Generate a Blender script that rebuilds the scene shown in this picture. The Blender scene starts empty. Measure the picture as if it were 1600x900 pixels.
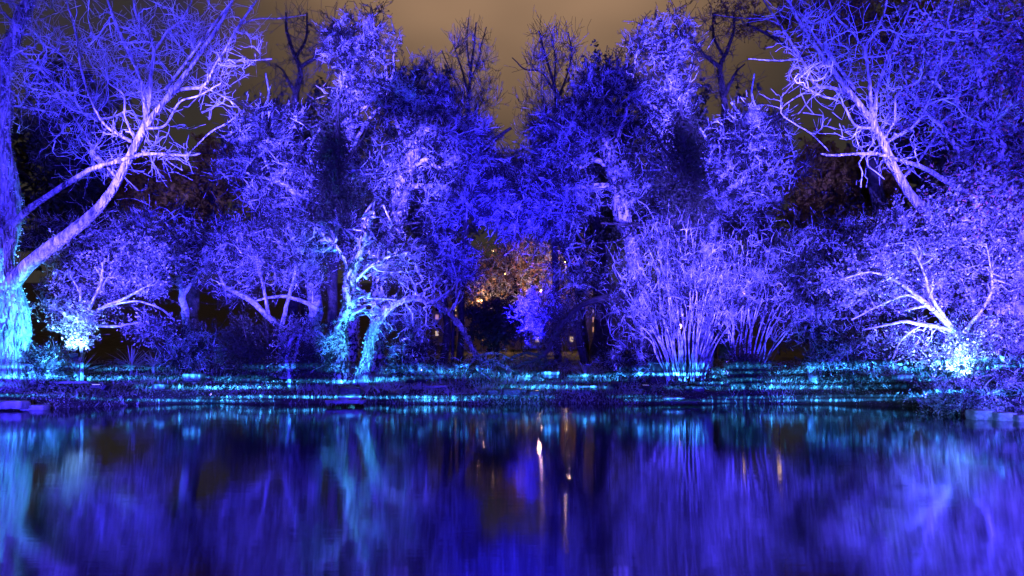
import bpy, bmesh, math, random
import numpy as np
from mathutils import Vector

sc = bpy.context.scene
C = sc.collection
F, HY, H = 1150.0, 545.0, 2.0            # focal length in photo pixels, horizon row, eye height
RNG = np.random.default_rng(7)

# ------------------------------------------------------------------ camera, world, exposure
cam = bpy.data.cameras.new('camera'); co = bpy.data.objects.new('camera', cam); C.objects.link(co)
co.location = (0, 0, H); co.rotation_euler = (math.radians(90), 0, 0)
cam.sensor_width = 36; cam.lens = F/1600*36; cam.shift_y = (HY-450)/1600
cam.clip_end = 2000; cam.clip_start = 0.1
sc.camera = co
sc.view_settings.view_transform = 'Standard'; sc.view_settings.look = 'None'
sc.view_settings.exposure = 0; sc.view_settings.gamma = 1

W = bpy.data.worlds.new('World'); sc.world = W; W.use_nodes = True
nt = W.node_tree; nt.nodes.clear()
def N(t, ty, **k):
    n = t.nodes.new(ty)
    for a, b in k.items(): setattr(n, a, b)
    return n
def math_(t, op, a, b=None, c=None, clamp=False):
    n = t.nodes.new('ShaderNodeMath'); n.operation = op; n.use_clamp = clamp
    for i, v in enumerate((a, b, c)):
        if v is None: continue
        if isinstance(v, (int, float)): n.inputs[i].default_value = v
        else: t.links.new(v, n.inputs[i])
    return n.outputs[0]
tc = N(nt, 'ShaderNodeTexCoord'); sep = N(nt, 'ShaderNodeSeparateXYZ'); nt.links.new(tc.outputs['Generated'], sep.inputs[0])
# light-polluted overcast night: an amber town glow on the cloud base, strongest high above the pond
noi = N(nt, 'ShaderNodeTexNoise'); noi.inputs['Scale'].default_value = 2.2; noi.inputs['Detail'].default_value = 3
mp = N(nt, 'ShaderNodeMapping'); mp.inputs['Scale'].default_value = (1, 1, 2.4); mp.inputs['Location'].default_value = (.3, 0, .2)
nt.links.new(tc.outputs['Generated'], mp.inputs[0]); nt.links.new(mp.outputs[0], noi.inputs[0])
el = N(nt, 'ShaderNodeMapRange'); el.inputs[1].default_value = .22; el.inputs[2].default_value = .46
nt.links.new(sep.outputs[2], el.inputs[0])
ax = math_(nt, 'MULTIPLY', sep.outputs[0], sep.outputs[0])
az = math_(nt, 'SUBTRACT', 1.0, math_(nt, 'MULTIPLY', ax, 7.0), clamp=True)
g = math_(nt, 'MULTIPLY', el.outputs[0], az)
g = math_(nt, 'MULTIPLY', g, math_(nt, 'ADD', math_(nt, 'MULTIPLY', noi.outputs[0], 2.2), -.15))
cr = N(nt, 'ShaderNodeValToRGB')
cr.color_ramp.elements[0].color = (.040, .033, .028, 1); cr.color_ramp.elements[1].color = (.41, .245, .145, 1)
e = cr.color_ramp.elements.new(.35); e.color = (.15, .095, .06, 1)
nt.links.new(g, cr.inputs[0])
bg = N(nt, 'ShaderNodeBackground'); bg.inputs[1].default_value = .88
nt.links.new(cr.outputs[0], bg.inputs[0])
sky = N(nt, 'ShaderNodeTexSky'); sky.sky_type = 'NISHITA'; sky.sun_disc = False
sky.sun_elevation = math.radians(-9); sky.sun_rotation = math.radians(180)
bg2 = N(nt, 'ShaderNodeBackground'); bg2.inputs[1].default_value = .05; nt.links.new(sky.outputs[0], bg2.inputs[0])
ad = N(nt, 'ShaderNodeAddShader'); nt.links.new(bg.outputs[0], ad.inputs[0]); nt.links.new(bg2.outputs[0], ad.inputs[1])
wo = N(nt, 'ShaderNodeOutputWorld'); nt.links.new(ad.outputs[0], wo.inputs[0])

# ------------------------------------------------------------------ helpers
def P(px, py, D): return np.array([(px-800)/F*D, D, H+(HY-py)/F*D])
def M(px): return px                       # left as drawn
def MIR(px): return 1594-px                # the far bank is close to mirror-symmetric

def edge(x):                               # distance of the water's edge at x
    return 26.6 - 1.9/(1+np.exp(-(-x-13.5)*1.6)) - 3.9/(1+np.exp(-(x-14.2)*1.1)) + .25*np.sin(x*.9)+.15*np.sin(x*2.3+1)+.1*np.sin(x*5.1)
def gz(x, y):                              # ground height
    x = np.asarray(x, float); y = np.asarray(y, float); d = y-edge(x)
    s = np.clip((d+.25)/.7, 0, 1); s = s*s*(3-2*s)
    z = -.5+.84*s + np.clip(d, 0, 10)*.095 + np.clip(d-12, 0, 300)*.012
    z = z + s*(.07*np.sin(x*1.3+y*.7)+.05*np.sin(x*2.9-y*1.9)+.03*np.sin(x*6+y*5))
    z = z + np.clip(y-90, 0, 200)*.12
    return z

def mesh(name, V, Fq, mat, parent=None, off=None, smooth=True, midx=None):
    V = np.asarray(V, np.float32)
    if off is not None: V = V-np.asarray(off, np.float32)
    me = bpy.data.meshes.new(name)
    Fq = np.asarray(Fq, np.int32); k = Fq.shape[1]
    me.vertices.add(len(V)); me.vertices.foreach_set('co', V.ravel())
    me.loops.add(Fq.size); me.loops.foreach_set('vertex_index', Fq.ravel())
    me.polygons.add(len(Fq)); me.polygons.foreach_set('loop_start', np.arange(len(Fq), dtype=np.int32)*k)
    me.polygons.foreach_set('use_smooth', np.full(len(Fq), smooth))
    for m in (mat if isinstance(mat, list) else [mat]): me.materials.append(m)
    if midx is not None: me.polygons.foreach_set('material_index', np.asarray(midx, np.int32))
    me.update(); me.validate()
    o = bpy.data.objects.new(name, me); C.objects.link(o)
    if parent: o.parent = parent
    return o
def bmobj(name, bm, mat, parent=None, smooth=False):
    me = bpy.data.meshes.new(name); bm.to_mesh(me); bm.free()
    if smooth: me.polygons.foreach_set('use_smooth', [True]*len(me.polygons))
    me.materials.append(mat); o = bpy.data.objects.new(name, me); C.objects.link(o)
    if parent: o.parent = parent
    return o
def tag(o, label=None, cat=None, group=None, kind=None):
    if label: o['label'] = label
    if cat: o['category'] = cat
    if group: o['group'] = group
    if kind: o['kind'] = kind
    return o
def empty(name, loc, label, cat, group=None):
    o = bpy.data.objects.new(name, None); C.objects.link(o); o.location = [float(v) for v in loc]
    o.empty_display_size = .3
    return tag(o, label, cat, group)

def nrm(a): return a/(np.linalg.norm(a, axis=-1, keepdims=True)+1e-9)
def resample(pts, n, jit=0):
    """Catmull-Rom through control rows (x,y,z,r)"""
    p = np.asarray(pts, float); m = len(p)
    p = np.vstack([2*p[0]-p[1], p, 2*p[-1]-p[-2]])
    t = np.linspace(0, m-1-1e-6, n); i = t.astype(int); u = (t-i)[:, None]
    a, b, c, d = p[i], p[i+1], p[i+2], p[i+3]
    q = .5*((2*b)+(-a+c)*u+(2*a-5*b+4*c-d)*u**2+(-a+3*b-3*c+d)*u**3)
    if jit:
        nn = RNG.normal(0, 1, (n, 3)); nn = (nn+np.roll(nn, 1, 0))/2; nn[0] = 0
        q[:, :3] += nn*jit*q[:, 3:4]
    q[:, 3] = np.maximum(q[:, 3], .004)
    return q
def tubes(Pt, R, k, flute=0):
    """Pt (N,n,3), R (N,n) -> verts, quads"""
    Nn, n = R.shape
    t = np.gradient(Pt, axis=1); t = nrm(t); av = nrm(t.mean(1))
    ref = np.zeros((Nn, 3)); ref[np.arange(Nn), np.argmin(np.abs(av), 1)] = 1
    u = nrm(np.cross(t, ref[:, None, :])); v = np.cross(t, u)
    a = np.arange(k)*2*np.pi/k
    rr = R[:, :, None]*np.ones(k)
    if flute: rr = rr*(1+flute*RNG.normal(0, 1, (Nn, n, k)))
    V = Pt[:, :, None, :]+rr[..., None]*(np.cos(a)[None, None, :, None]*u[:, :, None, :]+np.sin(a)[None, None, :, None]*v[:, :, None, :])
    idx = np.arange(Nn*n*k).reshape(Nn, n, k)
    q = np.stack([idx[:, :-1], np.roll(idx[:, :-1], -1, 2), np.roll(idx[:, 1:], -1, 2), idx[:, 1:]], -1)
    return V.reshape(-1, 3), q.reshape(-1, 4)
def join(parts):
    Vs, Fs, o = [], [], 0
    for V, Q in parts:
        Vs.append(V); Fs.append(Q+o); o += len(V)
    return np.vstack(Vs), np.vstack(Fs)

def ell_pts(ells, n):
    w = np.array([e[2]*e[3]*(e[6] if len(e) > 6 else 1) for e in ells], float); w /= w.sum()
    i = RNG.choice(len(ells), n, p=w)
    d = nrm(RNG.normal(0, 1, (n, 3)))*(RNG.random((n, 1))**.42)
    out = np.zeros((n, 3))
    for j, e in enumerate(ells):
        m = i == j; D = e[4]; c = P(e[0], e[1], D)
        out[m] = c+d[m]*np.array([e[2]*D/F, e[5], e[3]*D/F])
    out[:, 2] = np.maximum(out[:, 2], gz(out[:, 0], out[:, 1])+.08)
    return out
def connect(nodes, tang, rad, tg, n, rf=.55, rmin=.006, bend=.35, wob=.06):
    """curved shoots from the nearest skeleton node to every target"""
    best = np.zeros(len(tg), int)
    for s in range(0, len(tg), 500):
        d = ((tg[s:s+500, None, :]-nodes[None])**2).sum(-1)*(1+.5*RNG.random((len(tg[s:s+500]), len(nodes))))
        best[s:s+500] = d.argmin(1)
    a = nodes[best]; L = np.linalg.norm(tg-a, axis=1, keepdims=True)
    c = a+tang[best]*L*bend+nrm(RNG.normal(0, 1, a.shape))*L*.16
    u = np.linspace(0, 1, n)[None, :, None]
    Pt = (1-u)**2*a[:, None]+2*u*(1-u)*c[:, None]+u*u*tg[:, None]
    w = RNG.normal(0, 1, Pt.shape); w[:, 0] = 0
    Pt = Pt+w*L[:, None]*wob
    r0 = np.minimum(rad[best]*rf, .012+L[:, 0]*.016)
    R = np.maximum(r0[:, None]*np.linspace(1, .35, n)[None], rmin)
    return Pt, R
def spawn(Pt, R, m, l0, l1, n=3, spread=.62, bias=(0, 0, .2), rmin=.0045, rf=.6, t0=.2, wob=.3):
    Nn, nn = R.shape; K = Nn*m
    pi = np.repeat(np.arange(Nn), m); t = (t0+(1-t0)*RNG.random(K))*(nn-1-1e-4); i = t.astype(int); u = (t-i)[:, None]
    a = Pt[pi, i]*(1-u)+Pt[pi, i+1]*u; tan = nrm(Pt[pi, i+1]-Pt[pi, i])
    d = nrm(tan+nrm(RNG.normal(0, 1, (K, 3)))*spread+np.array(bias)); L = (l0+(l1-l0)*RNG.random(K))[:, None]
    s = np.linspace(0, 1, n)[None, :, None]
    d2 = nrm(RNG.normal(0, 1, (K, 3)))*.5+np.array(bias)*1.2
    Q = a[:, None]+d[:, None]*L[:, None]*s+d2[:, None]*L[:, None]*s*s*.5
    w = RNG.normal(0, 1, Q.shape); w[:, 0] = 0; Q = Q+w*L[:, None]*wob*.5
    r0 = np.minimum(R[pi, i]*rf, .012)
    return Q, np.maximum(r0[:, None]*np.linspace(1, .5, n)[None], rmin)
def leaves(pts, size, asp=.5, n=None):
    K = len(pts); a = nrm(RNG.normal(0, 1, (K, 3))); b = nrm(np.cross(a, RNG.normal(0, 1, (K, 3))))
    s = (size*(.6+.8*RNG.random(K)))[:, None]
    V = np.stack([pts, pts+a*s*.5+b*s*asp*.5, pts+a*s, pts+a*s*.5-b*s*asp*.5], 1).reshape(-1, 3)
    return V, np.arange(K*4).reshape(K, 4)
def flat(Pt): return Pt.reshape(-1, 3)
def skel(batches):
    a = [flat(p) for p, r in batches]; t = [flat(nrm(np.gradient(p, axis=1))) for p, r in batches]; r = [r.ravel() for p, r in batches]
    return np.vstack(a), np.vstack(t), np.concatenate(r)

# ------------------------------------------------------------------ materials
def mat(name, c1, c2, scale=4, rough=.85, bump=0, bscale=None, stretch=(1, 1, 1), kind='noise', trans=0, spec=.3, obrand=0, p0=.35, p1=.65):
    m = bpy.data.materials.new(name); m.use_nodes = True; t = m.node_tree; b = t.nodes['Principled BSDF']
    tc = N(t, 'ShaderNodeTexCoord'); mp = N(t, 'ShaderNodeMapping'); mp.inputs['Scale'].default_value = stretch
    t.links.new(tc.outputs['Object'], mp.inputs[0])
    n1 = N(t, 'ShaderNodeTexNoise'); n1.inputs['Scale'].default_value = scale; n1.inputs['Detail'].default_value = 5; n1.inputs['Roughness'].default_value = .65
    t.links.new(mp.outputs[0], n1.inputs[0])
    r = N(t, 'ShaderNodeValToRGB'); r.color_ramp.elements[0].color = (*c1, 1); r.color_ramp.elements[1].color = (*c2, 1)
    r.color_ramp.elements[0].position = p0; r.color_ramp.elements[1].position = p1
    t.links.new(n1.outputs[0], r.inputs[0]); t.links.new(r.outputs[0], b.inputs['Base Color'])
    b.inputs['Roughness'].default_value = rough; b.inputs['Specular IOR Level'].default_value = spec
    if bump:
        if kind == 'voronoi':
            n2 = N(t, 'ShaderNodeTexVoronoi'); n2.feature = 'DISTANCE_TO_EDGE'; n2.inputs['Scale'].default_value = bscale or scale*3; o2 = n2.outputs[0]
            o2 = math_(t, 'MINIMUM', math_(t, 'MULTIPLY', o2, 3.), 1.)
        else:
            n2 = N(t, 'ShaderNodeTexNoise'); n2.inputs['Scale'].default_value = bscale or scale*4; n2.inputs['Detail'].default_value = 6; o2 = n2.outputs[0]
        t.links.new(mp.outputs[0], n2.inputs[0])
        bp = N(t, 'ShaderNodeBump'); bp.inputs['Strength'].default_value = bump; bp.inputs['Distance'].default_value = .06
        t.links.new(o2, bp.inputs['Height']); t.links.new(bp.outputs[0], b.inputs['Normal'])
    if trans:
        tr = N(t, 'ShaderNodeBsdfTranslucent'); t.links.new(r.outputs[0], tr.inputs[0])
        mx = N(t, 'ShaderNodeMixShader'); mx.inputs[0].default_value = trans
        t.links.new(b.outputs[0], mx.inputs[1]); t.links.new(tr.outputs[0], mx.inputs[2])
        t.links.new(mx.outputs[0], t.nodes['Material Output'].inputs[0])
    return m
def emis(name, col, s):
    m = bpy.data.materials.new(name); m.use_nodes = True; b = m.node_tree.nodes['Principled BSDF']
    b.inputs['Base Color'].default_value = (*col, 1); b.inputs['Emission Color'].default_value = (*col, 1); b.inputs['Emission Strength'].default_value = s
    return m
BARK = mat('furrowed_bark', (.04, .038, .036), (.40, .38, .36), 6, .9, 1, 9, (1, 1, .28), 'voronoi')
IVYB = mat('ivy_speckled_bark', (.02, .022, .015), (.50, .46, .38), 7, .8, 1, 12, (1, 1, .6), p0=.46, p1=.54)
PALE = mat('pale_limb_bark', (.10, .105, .11), (.50, .52, .56), 7, .9, .6, 18)
TWIG = mat('bare_twig', (.008, .008, .008), (.52, .53, .54), 1.3, .8, p0=.50, p1=.64)  # near-black and bright clumps put lit and shaded contrast into the colour
TWIGL = mat('grey_twig', (.12, .12, .13), (.50, .50, .53), 1.0, .8)
TWIGP = mat('pale_bare_twig', (.05, .05, .05), (.60, .60, .60), 2.0, .8, p0=.42, p1=.60)
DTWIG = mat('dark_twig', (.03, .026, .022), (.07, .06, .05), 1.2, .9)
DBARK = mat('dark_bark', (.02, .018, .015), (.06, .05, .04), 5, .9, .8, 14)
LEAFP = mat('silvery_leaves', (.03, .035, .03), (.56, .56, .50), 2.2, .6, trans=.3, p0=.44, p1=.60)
LEAFM = mat('green_leaves', (.008, .010, .006), (.28, .30, .22), 1.3, .6, trans=.3, p0=.50, p1=.66)  # dark bulk with bright flecks: highlight and shade contrast painted into the leaves
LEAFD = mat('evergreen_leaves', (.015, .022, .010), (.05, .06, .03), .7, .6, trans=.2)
LEAFB = mat('brown_leaves', (.12, .065, .004), (.26, .20, .010), .8, .7, trans=.3)
LEAFR = mat('red_leaves', (.30, .08, .05), (.5, .2, .14), .8, .7, trans=.3)
SWORD = mat('sword_leaf', (.18, .2, .13), (.36, .38, .28), 2, .5, spec=.5)
SOIL = mat('leaf_litter_soil', (.012, .010, .008), (.05, .042, .03), 1.6, .95, 1, 9)
TURF = mat('bank_groundcover', (.10, .12, .07), (.34, .34, .25), .8, .7, trans=.25)
STONE = mat('pale_stone', (.10, .10, .09), (.34, .33, .31), 3, .75, .5, 14)
DSTONE = mat('dark_wet_stone', (.02, .02, .02), (.07, .065, .06), 3, .4, .7, 9)
METAL = mat('black_metal', (.015, .015, .015), (.03, .03, .03), 6, .45)
LENS = emis('lamp_lens', (.35, .3, 1), 4)

# water: dark, very reflective at this angle, slow swell smeared by fine ripples
WAT = bpy.data.materials.new('pond_water'); WAT.use_nodes = True; t = WAT.node_tree; b = t.nodes['Principled BSDF']
b.inputs['Base Color'].default_value = (.0015, .002, .004, 1); b.inputs['Roughness'].default_value = .058; b.inputs['Anisotropic'].default_value = .9
tg_ = N(t, 'ShaderNodeCombineXYZ'); tg_.inputs[1].default_value = 1; t.links.new(tg_.outputs[0], b.inputs['Tangent'])     # wind smears the surface along the view, hardly across it
b.inputs['IOR'].default_value = 4.4; b.inputs['Specular IOR Level'].default_value = .5
tcw = N(t, 'ShaderNodeTexCoord'); mw = N(t, 'ShaderNodeMapping'); mw.inputs['Scale'].default_value = (.5, 1.6, 1)
nw = N(t, 'ShaderNodeTexNoise'); nw.inputs['Scale'].default_value = 1.1; nw.inputs['Detail'].default_value = 4; nw.inputs['Roughness'].default_value = .6
t.links.new(tcw.outputs['Object'], mw.inputs[0]); t.links.new(mw.outputs[0], nw.inputs[0])
bw = N(t, 'ShaderNodeBump'); bw.inputs['Strength'].default_value = .08; bw.inputs['Distance'].default_value = .03
t.links.new(nw.outputs[0], bw.inputs['Height']); t.links.new(bw.outputs[0], b.inputs['Normal'])

# ------------------------------------------------------------------ ground and water
def sheet(name, xs, ys, zf, m):
    X, Y = np.meshgrid(xs, ys); Z = zf(X, Y); V = np.stack([X, Y, Z], -1).reshape(-1, 3)
    i = np.arange(len(V)).reshape(X.shape)
    q = np.stack([i[:-1, :-1], i[:-1, 1:], i[1:, 1:], i[1:, :-1]], -1).reshape(-1, 4)
    return tag(mesh(name, V, q, m), kind='structure')
xs = np.concatenate([np.linspace(-400, -45, 24), np.linspace(-44, 44, 260), np.linspace(45, 400, 24)])
ys = np.concatenate([np.linspace(-60, 18, 12), np.linspace(19, 44, 130), np.linspace(45, 90, 40), np.linspace(95, 900, 40)])
def gz2(x, y):
    return np.minimum(gz(x, np.minimum(y, 300)), 40)
tag(sheet('ground', xs, ys, gz2, SOIL), 'dark leaf-strewn ground of the bank rising from the pond')
wv = np.array([[-400, -80, 0], [400, -80, 0], [400, 32, 0], [-400, 32, 0]], float)
tag(mesh('pond_water', wv, [[0, 1, 2, 3]], WAT, smooth=False), 'still dark pond reflecting the blue-lit trees', kind='structure')

# ------------------------------------------------------------------ tree builder
STATS = {}
def limb_rows(L, D, mir):
    out = []
    for r in L:
        px, py, w = r[0], r[1], r[2]; dd = r[3] if len(r) > 3 else 0
        if mir: px = MIR(px)
        p = P(px, py, D+dd); out.append((*p, w*.5*D/F))
    return out
def tree(name, label, D, limbs, ells, c=(30, 160, 900), tw=4, tl=(.35, .9), leaf=0, lsize=.07, lmat=None, bark=BARK, twig=TWIG,
         mir=False, cat='tree', group=None, seed=1, bias=(0, 0, .2), bend=.35, jit=.25, rmin=.006, lasp=.5, tw2=0, wob=.09, sink=.3, flare=.2, ivy=0, ivym=None, limbm=None):
    global RNG
    RNG = np.random.default_rng(seed)
    if mir: ells = [(MIR(e[0]), *e[1:]) for e in ells]
    rmin = rmin*1.45*D/30; tw = max(1, tw-1) if D > 26 else tw; lsize *= 1.25
    rows = [limb_rows(L, D, mir) for L in limbs]
    bx, by = rows[0][0][0], rows[0][0][1]; base = np.array([bx, by, float(gz(bx, by))])
    # bring the foot of the trunk down into the ground
    f0 = list(rows[0][0]); rows[0] = [(f0[0], f0[1], base[2]-sink, f0[3]*1.15)]+([tuple(f0)] if f0[2] > base[2]+.15 else [])+[r for r in rows[0][1:]]
    root = empty(name, base, label, cat, group)
    bat = []; nt_ = 0
    for i, rw in enumerate(rows):
        n = 28 if i == 0 else 16
        q = resample(rw, n, jit)
        k = 12 if q[:, 3].max() > .15 else (8 if q[:, 3].max() > .06 else 5)
        if i == 0:
            z = q[:, 2]-base[2]; q[:, 3] *= 1+flare*np.exp(-np.maximum(z, 0)*2.2)*(q[:, 3] > .1)
        V, Q = tubes(q[None, :, :3], q[None, :, 3], k, .05 if k > 8 else .02); nt_ += len(Q)*2
        mesh('trunk' if i == 0 else 'branch', V, Q, bark, root, base)
        bat.append((q[None, :, :3], q[None, :, 3]))
    a, tn, r = skel([(p, rr) for p, rr in bat])
    if len(a) > 60: keep = a[:, 2] > base[2]+.9; a, tn, r = a[keep], tn[keep], r[keep]
    parts = []; lv = []; prev = (a, tn, r)
    for li, (cnt, n, rf) in enumerate(zip(c, (9, 6, 4), (.6, .6, .65))):
        if not cnt: continue
        if li < 2 or not lv: tg = ell_pts(ells, cnt)
        else:
            q = lv[-1][0][:, -1]; q = q[RNG.permutation(len(q))[:max(8, len(q)//2)]]      # shoots gather in clumps
            w_ = RNG.random(len(q))**2+.1; tg = q[RNG.choice(len(q), cnt, p=w_/w_.sum())]+RNG.normal(0, 1, (cnt, 3))*np.array([.42, .42, .38])*(D/30)
            tg[:, 2] = np.maximum(tg[:, 2], gz(tg[:, 0], tg[:, 1])+.05)
        Pt, R = connect(*prev, tg, n, rf, rmin, bend, wob)
        lv.append((Pt, R)); s2 = skel([(Pt[:, 1:], R[:, 1:])])
        prev = tuple(np.concatenate([x, y]) for x, y in zip(prev, s2)) if li < 1 else s2
        parts.append(tubes(Pt, R*(1.35 if li < 2 else 1), 5 if li == 0 else (4 if li == 1 else 3))); nb = sum(len(p_[1]) for p_ in parts) if li < 2 else nb
    last = lv[-1]
    if tw:
        T = spawn(last[0], last[1], tw, tl[0], tl[1], 3, bias=bias, rmin=rmin*.8); parts.append(tubes(*T, 3)); last = T
        if len(lv) > 1:
            T0 = spawn(lv[-2][0], lv[-2][1], tw*2, tl[0], tl[1]*1.2, 4, bias=bias, rmin=rmin*.8); parts.append(tubes(*T0, 3))
    if tw2:
        T2 = spawn(last[0], last[1], tw2, tl[0]*.5, tl[1]*.5, 2, bias=bias, rmin=rmin*.7); parts.append(tubes(*T2, 3)); last = T2
    V, Q = join(parts); nt_ += len(Q)*2
    tag(mesh('twigs', V, Q, [twig, limbm or (PALE if twig is TWIG else twig)], root, base, midx=(np.arange(len(Q)) < nb).astype(int)), kind='stuff')
    if ivy:
        pp, rr = bat[0]; pp = pp[0]; rr = rr[0]; vis = (pp[:-1, 2] > base[2]-.1); ii = RNG.choice(np.nonzero(vis)[0], ivy)
        u_ = RNG.random((ivy, 1)); a_ = pp[ii]*(1-u_)+pp[ii+1]*u_; dv = nrm(RNG.normal(0, 1, (ivy, 3))*[1, 1, .2])
        V, Q = leaves(a_+dv*(rr[ii][:, None]+RNG.random((ivy, 1))*.06), .075*D/28, .7); nt_ += len(Q)*2
        tag(mesh('ivy', V, Q, ivym or LEAFP, root, base, smooth=False), kind='stuff')
    if leaf:
        q = flat(last[0]); pts = q[RNG.integers(0, len(q), leaf)]+RNG.normal(0, .05, (leaf, 3))*(D/28)
        V, Q = leaves(pts, lsize, lasp); nt_ += len(Q)*2
        mm = lmat if isinstance(lmat, list) else [lmat or LEAFM]
        tag(mesh('foliage', V, Q, mm, root, base, smooth=False, midx=(RNG.random(len(Q)) < .12).astype(int) if len(mm) > 1 else None), kind='stuff')
    STATS[label[:30]] = nt_
    return root

# ------------------------------------------------------------------ large bare trees at both ends of the bank
BIG = [
 [(2,600,78),(2,500,66),(5,420,56),(6,350,44),(4,280,40),(-2,200,36),(0,130,30),(20,60,20),(45,0,14),(60,-60,8)],
 [(14,448,34),(60,405,27,-.3),(100,375,25,-.6),(135,345,22,-.8),(165,315,20,-1),(190,270,18,-1),(212,225,17,-1),(228,195,15,-1),(250,165,12,-1),(285,120,10,-1),(330,60,8,-1),(365,0,6,-1)],
 [(12,362,20),(35,335,14,-.3),(70,310,12,-.8),(110,285,11,-1),(150,262,10,-1.2),(190,250,9,-1.2),(230,240,7,-1.2),(290,243,5,-1),(312,240,3,-1)],
 [(222,205,11,-1),(233,165,9,-1.2),(236,120,8,-1.3),(241,75,7,-1.3),(225,45,5,-1.3),(212,20,4,-1.3),(205,-20,3,-1.3)],
 [(240,80,7,-1.3),(262,50,5,-1),(285,30,5,-1),(300,0,4,-1),(310,-30,3,-1)],
 [(222,205,11,-1),(260,152,9,-.6),(290,138,8,-.6),(318,135,7,-.6),(335,105,5,-.6),(350,80,5,-.6),(375,38,5,-.6),(405,-5,4,-.6)],
 [(228,190,9,-1),(222,130,7,-.8),(200,80,7,-.6),(185,45,6,-.6),(168,0,5,-.6),(160,-30,4,-.6)],
 [(258,140,7,-1),(300,85,6,-1.6),(340,30,5,-1.8),(365,0,4,-1.8),(388,-30,3,-1.8)],
 [(345,92,4,-.6),(380,95,3),(425,92,2)],
 [(372,40,4,-.6),(400,30,3),(440,28,3),(478,23,2)],
 [(318,135,4,-.6),(360,158,3),(374,176,3),(350,195,3),(328,208,3),(298,237,2)],
 [(0,163,6),(50,170,5),(90,178,5),(98,200,4),(92,212,3)],
 [(18,70,7),(55,100,5),(80,125,5),(115,155,5),(135,180,5),(165,185,4),(192,178,3)],
 [(214,222,7,-1),(196,185,5,-1.4),(194,150,4,-1.6),(170,130,3,-1.6)],
 [(185,280,8,-1),(150,240,6,-.3),(120,190,5,.2),(90,150,4,.4),(60,140,3,.4)],
 [(212,225,8,-1),(160,190,6,-1.6),(130,120,5,-2),(120,60,4,-2),(104,0,3,-2)],
 [(230,200,7,-1),(258,196,5,-2),(280,160,4,-2),(310,150,4,-2),(345,130,3,-2)],
]
BIG = [L if i == 0 else [(r[0], r[1], r[2]*(.66 if r[0] > 110 or i > 2 else .72), *r[3:]) for r in L] for i, L in enumerate(BIG)]
bell = [(130,170,130,120,26.5,2.5),(260,100,130,95,25.8,2.2),(330,50,90,60,25.8,1.8),(60,60,90,90,26.5,2),(220,250,90,50,26,1.5,.6)]
tree('bare_tree', 'large bare tree with a cyan-lit bark trunk at the far left of the bank', 25.9, BIG, bell, (44, 230, 520), 2, (.3, .8), bark=BARK, twig=TWIGL, limbm=TWIGL, rmin=.0048, flare=.05, ivy=5000, seed=11, bend=.5, wob=.04, group='big bare trees at the ends of the bank')
tree('bare_tree', 'large bare tree leaning left out of the leafy trees at the right end', 27.5, BIG, bell, (44, 210, 480), 2, (.3, .8), bark=BARK, twig=TWIGL, limbm=TWIGL, rmin=.0048, mir=True, seed=12, bend=.5, wob=.04, group='big bare trees at the ends of the bank')

# ------------------------------------------------------------------ the wood behind, left half and its near mirror image
def pair(lab_l, lab_r, D, limbs, ells, dr=0, **k):
    s = k.pop('seed'); nm = k.pop('name', 'bare_tree')
    a = tree(nm, lab_l, D, limbs, ells, seed=s, **k)
    b = tree(nm, lab_r, D, limbs, ells, seed=s+1, mir=True, **k)
    return a, b
# black evergreens behind
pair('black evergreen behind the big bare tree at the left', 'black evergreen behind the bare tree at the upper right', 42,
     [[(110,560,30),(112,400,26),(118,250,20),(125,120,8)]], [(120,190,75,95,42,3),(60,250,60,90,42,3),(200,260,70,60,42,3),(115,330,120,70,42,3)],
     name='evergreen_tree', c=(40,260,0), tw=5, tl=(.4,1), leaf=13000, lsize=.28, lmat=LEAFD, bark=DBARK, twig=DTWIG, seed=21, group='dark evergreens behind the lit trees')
pair('rounded olive-brown tree between the left bare tree and the blue crowns', 'rounded olive-brown tree between the blue crowns and the right bare tree', 40,
     [[(300,560,26),(298,430,20),(295,330,12)]], [(290,310,95,60,40,3),(340,260,50,40,40,2),(240,290,50,40,40,2)],
     name='evergreen_tree', c=(30,200,0), tw=5, tl=(.3,.9), leaf=12000, lsize=.26, lmat=LEAFB, bark=DBARK, twig=DTWIG, seed=23, group='olive-brown trees behind the lit trees')
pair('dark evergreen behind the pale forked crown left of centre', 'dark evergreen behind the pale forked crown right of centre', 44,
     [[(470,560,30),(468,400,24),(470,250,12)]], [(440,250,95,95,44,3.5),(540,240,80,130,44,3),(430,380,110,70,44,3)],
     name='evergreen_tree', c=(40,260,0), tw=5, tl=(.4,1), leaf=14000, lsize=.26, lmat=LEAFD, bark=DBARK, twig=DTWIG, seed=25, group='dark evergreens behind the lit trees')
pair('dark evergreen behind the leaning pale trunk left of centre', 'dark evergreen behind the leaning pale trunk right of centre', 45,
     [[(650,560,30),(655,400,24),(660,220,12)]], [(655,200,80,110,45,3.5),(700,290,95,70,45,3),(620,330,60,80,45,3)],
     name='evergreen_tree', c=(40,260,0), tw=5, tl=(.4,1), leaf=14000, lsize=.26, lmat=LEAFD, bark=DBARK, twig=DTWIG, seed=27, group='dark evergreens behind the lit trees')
# bare silhouettes on the skyline
pair('dark leafless tree silhouetted against the sky left of the ivy column', 'dark leafless tree silhouetted against the sky right of the ivy column', 40,
     [[(462,560,22),(460,400,18),(462,250,14),(462,190,11),(463,145,10),(470,110,8),(458,80,6),(448,50,5),(447,20,3)],
      [(470,105,7),(490,90,6),(505,72,5),(515,55,4),(520,30,3)],[(463,150,7),(450,125,5),(442,110,3),(430,100,2)],[(462,90,5),(478,60,4),(480,20,3)]],
     [(478,65,48,55,40,1.5),(460,130,40,40,40,1.5)], c=(14,60,200), tw=2, tl=(.3,.8), bark=DBARK, twig=DTWIG, seed=31, bend=.5, group='dark leafless trees on the skyline')
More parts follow.
